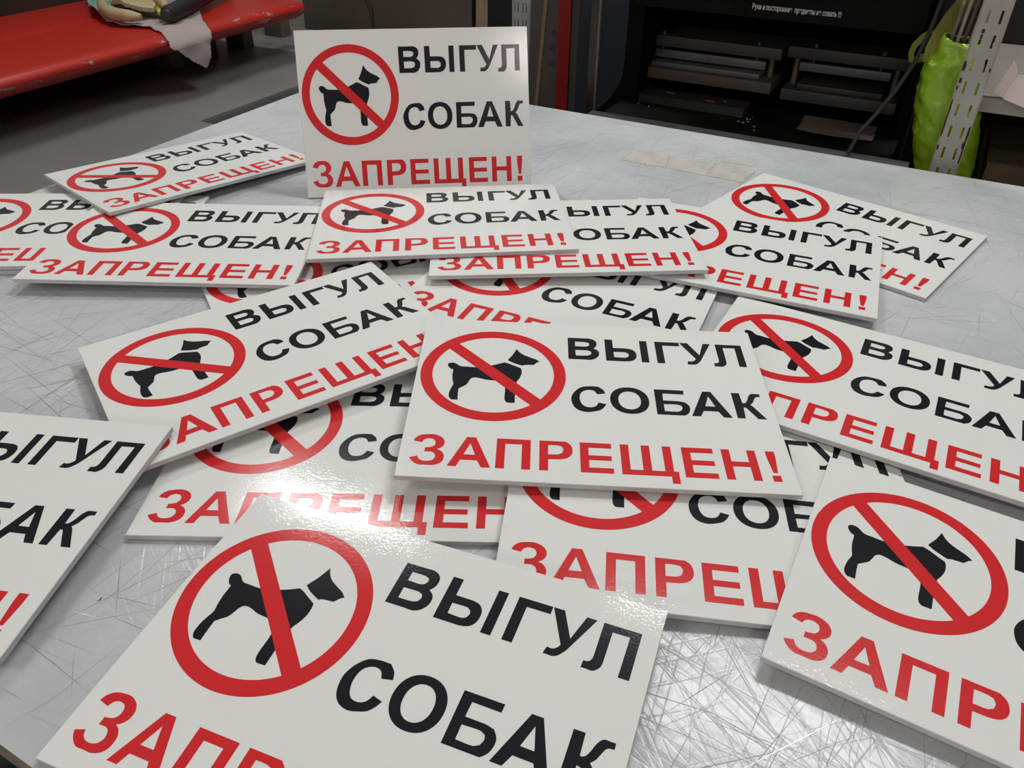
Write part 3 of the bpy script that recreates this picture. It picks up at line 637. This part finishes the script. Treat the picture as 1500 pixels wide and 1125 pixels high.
# things lying in the tray
gb = Thing('green_board_scrap', 'long green-edged board scrap on the tray below the left press', 'board', (.63, .24, -.03))
gb.part('core', MB().box(.524, .733, .212, .262, -.030, -.0165), MM('scrap_green', (.012, .020, .012), (.018, .028, .018), 30, .6), label='dark green core')
gb.part('top_skin', MB().box(.523, .734, .2115, .2625, -.0164, -.0148), MM('scrap_brown', (.026, .016, .013), (.034, .022, .018), 30, .6), label='brown top')
M_white = new_mat('white_scrap', (.20, .19, .17), .7)
for i, (a, b, ln, an, lab) in enumerate(((.582, .244, .020, -.25, 'thin white sliver on the green board scrap, left one'), (.665, .229, .016, -.05, 'thin white sliver on the green board scrap, middle one'), (.690, .239, .011, -.9, 'thin white sliver on the green board scrap, right one'))):
    c, s_ = math.cos(an), math.sin(an); d = Vector((c, s_, 0)) * ln / 2; n_ = Vector((-s_, c, 0)) * .0012
    p = Vector((a, b, 0))
    single('paper_sliver', MB().prism([tuple((p - d - n_).xy), tuple((p + d - n_ * .4).xy), tuple((p + d + n_).xy), tuple((p - d + n_ * .5).xy)], 'z', -.0147, -.0138), M_white, (a, b, -.0147), lab, 'scrap', 'white slivers on the board scrap')
def blobs(name, pts, z, lab, r0, r1):
    m_ = MB()
    for (a, b) in pts:
        t = bmesh.new(); bmesh.ops.create_icosphere(t, subdivisions=1, radius=random.uniform(r0, r1))
        for v in t.verts: v.co = Vector((v.co.x * random.uniform(.8, 1.6), v.co.y, v.co.z * .7)) + Vector((a, b, z + r0 * .7))
        m_._merge(t)
    o = single(name, m_, new_mat(name + '_white', (.38, .37, .34), .7), (pts[0][0], pts[0][1], z), lab, 'crumbs'); o['kind'] = 'stuff'
blobs('foam_crumbs', [(random.gauss(.508, .006), random.gauss(.232, .012)) for k in range(16)] + [(.535, .20), (.56, .19)], -.03, 'white crumbs on the black tray left of the board scrap', .0008, .0022)
blobs('foam_crumbs', [(random.gauss(.742, .008), random.gauss(.198, .012)) for k in range(9)] + [(.765, .17), (.77, .15)], -.03, 'white crumbs on the black tray right of the board scrap', .0008, .0020)
def sheet_f(a, b): return (a, b, -.0297 + .004 * (1 + math.sin((a - .83) * 22)) * max(0, (.25 - b) / .1) + .001)
single('paper_sheet', cloth([(.836, .182), (.862, .168), (.90, .160), (.935, .168), (.962, .178), (.957, .270), (.90, .276), (.832, .278)], sheet_f, .003, .0008), MM('pinkish_paper', (.14, .105, .095), (.17, .13, .118), 6, .8), (.9, .22, -.03), 'pinkish paper sheet lying on the tray below the right press', 'paper')
single('black_cable', MB().tube([(1.012, .10, .62), (1.010, .10, .30), (1.008, .10, .22), (1.003, .10, .165), (.995, .095, .122), (.981, .085, .083), (.965, .075, .050), (.949, .055, .024), (.944, .045, .004), (.941, .040, -.0075)], .0032, 10), new_mat('cable_rubber', (.015, .014, .013), .6), (.94, .04, -.011), 'black cable hanging down in front of the press machine', 'cable')
# ------------------------------------------------------------------ slotted rack with the green bag at the right
M_rack = MM('rack_enamel', (.33, .31, .285), (.39, .37, .345), 14, .45)
rk = Thing('storage_rack', 'grey metal rack with a slotted upright beside the green bag', 'shelf', (1.5, .3, FZ))
rust = slotted(MB(), 1.0595, 1.0945, .026, FZ, 1.1, (1.0695, 1.0855), .0032, .0165, .0305, .213, .012).mat(1)
for (a, z, wa, wz) in ((1.0612, .141, .0022, .007), (1.0622, .122, .0018, .004), (1.0608, .112, .0013, .003), (1.0932, .139, .0012, .003), (1.0602, .085, .0012, .012), (1.0600, .060, .0012, .018), (1.0932, .052, .0016, .012), (1.0926, .036, .0022, .006), (1.0935, .022, .0012, .014), (1.0606, .028, .0014, .004), (1.0700, .1865, .0022, .003)):
    rust.prism([(a - wa, z - wz * .8), (a + wa * .5, z - wz), (a + wa, z - wz * .1), (a + wa * .4, z + wz), (a - wa, z + wz * .7)], 'b', .02575, .02598)
rk.part('upright', rust, [M_rack, new_mat('rust_brown', (.035, .018, .012), .8)], label='pale slotted upright with dark rust chips')
rk.part('upright', slotted(MB(), 2.35, 2.385, .026, FZ, 1.1, (2.36, 2.376), .0032, .0165, .0305, .213, .012), M_rack)
M_shelf = MM('shelf_enamel', (.27, .245, .225), (.31, .285, .262), 10, .4)
rk.part('shelf_board', MB().box(1.0955, 2.349, .085, .46, .0895, .0915).box(1.0955, 2.349, .085, .0865, .0695, .0915), M_shelf, label='grey folded metal shelf')
rk.part('shelf_board', MB().box(1.13, 2.349, .085, .46, -.056, -.054).box(1.13, 2.349, .085, .0865, -.066, -.054), M_shelf)
rk.part('shelf_board', MB().box(1.0, 2.349, .064, .46, -.345, -.343).box(1.0, 2.349, .064, .0655, -.375, -.343), M_shelf)
rk.part('back_panel', MB().box(1.003, 2.36, .465, .475, FZ, 1.1), MM('rack_back', (.014, .013, .011), (.02, .018, .015), 5, .7))
# cardboard box on the middle shelf
bx = Thing('cardboard_box', 'brown cardboard box on the shelf right of the green bag', 'box', (1.25, .25, -.054))
M_card = MM('cardboard', (.075, .050, .025), (.095, .064, .034), 22, .8)
bx.part('carton', MB().box(1.135, 1.40, .12, .44, -.0538, -.012, .001), M_card)
bx.part('flap', MB().box(1.133, 1.402, .119, .30, -.0118, -.0098), MM('cardboard_flap', (.055, .038, .022), (.07, .048, .028), 22, .8))
# crumpled paper on the upper shelf
def crumple(cx, cy, z0, rx, ry, h, seed, m_=None):
    m_ = m_ or MB(); n = 22; vs = {}
    for i in range(n + 1):
        for j in range(n + 1):
            u_, v_ = i / n * 2 - 1, j / n * 2 - 1
            a = cx + rx * u_ + .006 * noise.noise(Vector((u_ * 3, v_ * 3, seed)))
            b = cy + ry * v_ + .006 * noise.noise(Vector((u_ * 3, v_ * 3, seed + 7)))
            z = z0 + max(.0012, h * (1 - .55 * abs(u_ + .3 * v_)) * (.55 + .9 * noise.noise(Vector((u_ * 1.7, v_ * 1.7, seed + 3)))))
            vs[i, j] = (Vector((a, b, z)))
    for off in (0, -.0009):
        vv = {k: m_.bm.verts.new(v + Vector((0, 0, off))) for k, v in vs.items()}
        for i in range(n):
            for j in range(n): m_._f([vv[i, j], vv[i + 1, j], vv[i + 1, j + 1], vv[i, j + 1]])
    return m_
M_paper = MM('crumpled_paper', (.50, .40, .37), (.58, .48, .45), 8, .8)
pp = Thing('crumpled_paper', 'crumpled pinkish-white paper on the grey shelf at the right edge', 'paper', (1.14, .12, .092))
def fold(pts_grid):
    m_ = MB(); vv = [[m_.bm.verts.new(Vector(p)) for p in row] for row in pts_grid]
    wv = [[m_.bm.verts.new(Vector(p) + Vector((.0006, .0009, 0))) for p in row] for row in pts_grid]
    for g, rev in ((vv, False), (wv, True)):
        for i in range(len(g) - 1):
            for j in range(len(g[0]) - 1):
                q = [g[i][j], g[i][j + 1], g[i + 1][j + 1], g[i + 1][j]]; m_._f(q[::-1] if rev else q)
    r, c = len(vv), len(vv[0])
    rim = [(0, j) for j in range(c)] + [(i, c - 1) for i in range(1, r)] + [(r - 1, j) for j in range(c - 2, -1, -1)] + [(i, 0) for i in range(r - 2, 0, -1)]
    for k in range(len(rim)):
        (i, j), (i2, j2) = rim[k], rim[(k + 1) % len(rim)]
        m_._f([vv[i][j], vv[i2][j2], wv[i2][j2], wv[i][j]])
    return m_
pp.part('left_fold', fold([[(1.108, .086, .098), (1.112, .09, .110), (1.116, .095, .124), (1.1205, .10, .139)], [(1.116, .083, .095), (1.119, .086, .107), (1.1225, .09, .120), (1.1255, .095, .133)], [(1.1235, .080, .0925), (1.1255, .083, .103), (1.128, .087, .114), (1.130, .09, .124)]]), M_paper)
pp.part('right_fold', fold([[(1.1225, .079, .092), (1.1245, .082, .103), (1.128, .087, .115), (1.131, .090, .1245)], [(1.150, .072, .086), (1.151, .078, .099), (1.152, .083, .112), (1.150, .09, .1235)], [(1.178, .070, .080), (1.178, .077, .094), (1.178, .083, .108), (1.176, .09, .124)]]), M_paper)
single('white_card', MB().prism([(1.118, .185), (1.145, .205), (1.20, .195), (1.20, .150), (1.16, .155)], 'b', .20, .2015), MM('white_card', (.55, .52, .5), (.6, .57, .55), 8, .7), (1.16, .2, .15), 'white card corner above the grey shelf at the right edge', 'card') if False else None
# the green bag
def loft(levels, n, seed, amp):
    m_ = MB(); rings = []
    for (z, a0, a1, b0, b1) in levels:
        ring = []
        for k in range(n):
            t = 2 * math.pi * k / n; c, s_ = math.cos(t), math.sin(t); e = 2.6
            x = math.copysign(abs(c) ** (2 / e), c); y = math.copysign(abs(s_) ** (2 / e), s_)
            p = Vector(((a0 + a1) / 2 + x * (a1 - a0) / 2, (b0 + b1) / 2 + y * (b1 - b0) / 2, z))
            q1 = noise.noise(Vector((p.x * 20, p.y * 20, z * 44 + 26 * p.x + seed))); q3 = noise.noise(Vector((p.x * 9, p.y * 9 + 8, z * 130 + 4 * q1)))
            w_ = amp * (1.2 * (1 - 2.4 * abs(q1)) + .35 * (1 - 2.2 * abs(q3)) - .9)
            p += Vector((x, y, 0)).normalized() * w_
            if z > .13: p.z += max(0, 1.040 - p.x) * .35 * min(1, (z - .13) / .02)
            ring.append(m_.bm.verts.new(p))
        rings.append(ring)
    for A, B in zip(rings, rings[1:]):
        for k in range(n):
            f = m_._f([A[k], A[(k + 1) % n], B[(k + 1) % n], B[k]])
            if f: f.smooth = True
    m_._f(list(reversed(rings[0])))
    return m_
key = [(-.342, 1.055, 1.115, .075, .155), (-.30, 1.045, 1.122, .068, .165), (-.15, 1.042, 1.122, .066, .17), (-.06, 1.040, 1.122, .066, .17), (-.03, 1.036, 1.120, .066, .17), (.02, 1.020, 1.112, .067, .17), (.06, 1.010, 1.104, .069, .168), (.068, 1.009, 1.093, .07, .166), (.10, 1.006, 1.090, .072, .16), (.125, 1.009, 1.086, .076, .15), (.140, 1.016, 1.082, .08, .145), (.150, 1.021, 1.079, .083, .14), (.157, 1.024, 1.077, .085, .138)]
lev = []
for A_, B_ in zip(key, key[1:]):
    m2 = max(1, int((B_[0] - A_[0]) / .0045))
    for k in range(m2): lev.append(tuple(A_[i] + (B_[i] - A_[i]) * k / m2 for i in range(5)))
lev.append(key[-1])
M_green = MM('green_bag_plastic', (.19, .35, .006), (.30, .50, .022), 22, .30, bmp=(26.0, .9, .012))
bag = Thing('shopping_bag', 'bright green plastic bag stuffed with sheets behind the slotted upright', 'bag', (1.07, .12, -.343))
body = bag.part('bag_body', loft(lev, 96, 3.0, .0024), M_green)
sol = body.modifiers.new('wall', 'SOLIDIFY'); sol.thickness = .0008; sol.offset = -1
M_hand = MM('bag_handle_band', (.15, .155, .014), (.20, .205, .025), 30, .55, bmp=(50.0, .4, .003))
def ribbon(pts, wd, th=.0012):
    m_ = MB(); P_ = [Vector(p) for p in pts]; row = []
    for i, p in enumerate(P_):
        d = (P_[min(i + 1, len(P_) - 1)] - P_[max(i - 1, 0)]).normalized(); x = Vector((0, 1, 0)).cross(d).normalized()
        ww = wd[i] if isinstance(wd, (list, tuple)) else wd
        row.append([m_.bm.verts.new(q) for q in (p - x * ww / 2, p + x * ww / 2, p + x * ww / 2 + Vector((0, th, 0)), p - x * ww / 2 + Vector((0, th, 0)))])
    for A, B in zip(row, row[1:]):
        for k in range(4): m_._f([A[k], A[(k + 1) % 4], B[(k + 1) % 4], B[k]])
    m_._f(row[0][::-1]); m_._f(row[-1]); return m_
bag.part('handle', ribbon([(1.075, .155, .30), (1.055, .152, .235), (1.040, .150, .205), (1.027, .148, .178), (1.018, .145, .155), (1.013, .135, .135), (1.012, .125, .118)], [.024, .024, .025, .026, .024, .022, .016]), M_hand, label='olive yellow handle band')
bag.part('handle', ribbon([(1.004, .150, .158), (.994, .150, .147), (.986, .149, .135), (.984, .148, .124), (.988, .147, .112)], [.006, .010, .009, .008, .007]).tube([(.988, .147, .113), (1.0, .142, .119), (1.013, .135, .126)], [.004, .006, .007], 8), M_hand, label='folded loop of the handle')
SC = [(.16, .12, .10), (.30, .26, .22), (.10, .045, .03), (.22, .17, .14), (.33, .29, .26)]
SN = ('farthest left, narrow and brown', 'second from the left, pale', 'in the middle, dark reddish', 'second from the right, beige', 'at the right, hidden partly by the upright')
for i in range(5):
    a = 1.030 + i * .0065
    ang = Matrix.Translation((a, .11, 0)) @ Matrix.Rotation(math.radians(1.5 + .6 * i), 4, 'Y') @ Matrix.Translation((-a, -.11, 0))
    m_ = MB().box(a - .0022, a + .0022, .098, .130, .012, .205 + .014 * ((i * 2) % 5))
    for v in m_.bm.verts: v.co = ang @ v.co
    single('board_strip', m_, MM('strip_%d' % i, SC[i], tuple(c * 1.1 for c in SC[i]), 20, .6), (a, .11, -.1), 'thin sheet standing in the green bag, ' + SN[i], 'sheet', 'thin sheets in the green bag')
# hanging cord at the right end of the red machine
single('hanging_cord', MB().tube([(-.735, 1.0, .5), (-.724, 1.0, .05), (-.719, 1.0, -.084), (-.708, 1.0, -.105), (-.704, 1.0, -.14), (-.700, 1.0, -.2), (-.698, 1.0, -.2115)], [.004, .006, .007, .008, .006, .003, .003], 10), new_mat('cord_black', (.012, .012, .011), .5), (-.7, 1.0, -.2115), 'thin black hanging cord behind the top edge of the upright sign', 'cord')
bpy.context.view_layer.update()
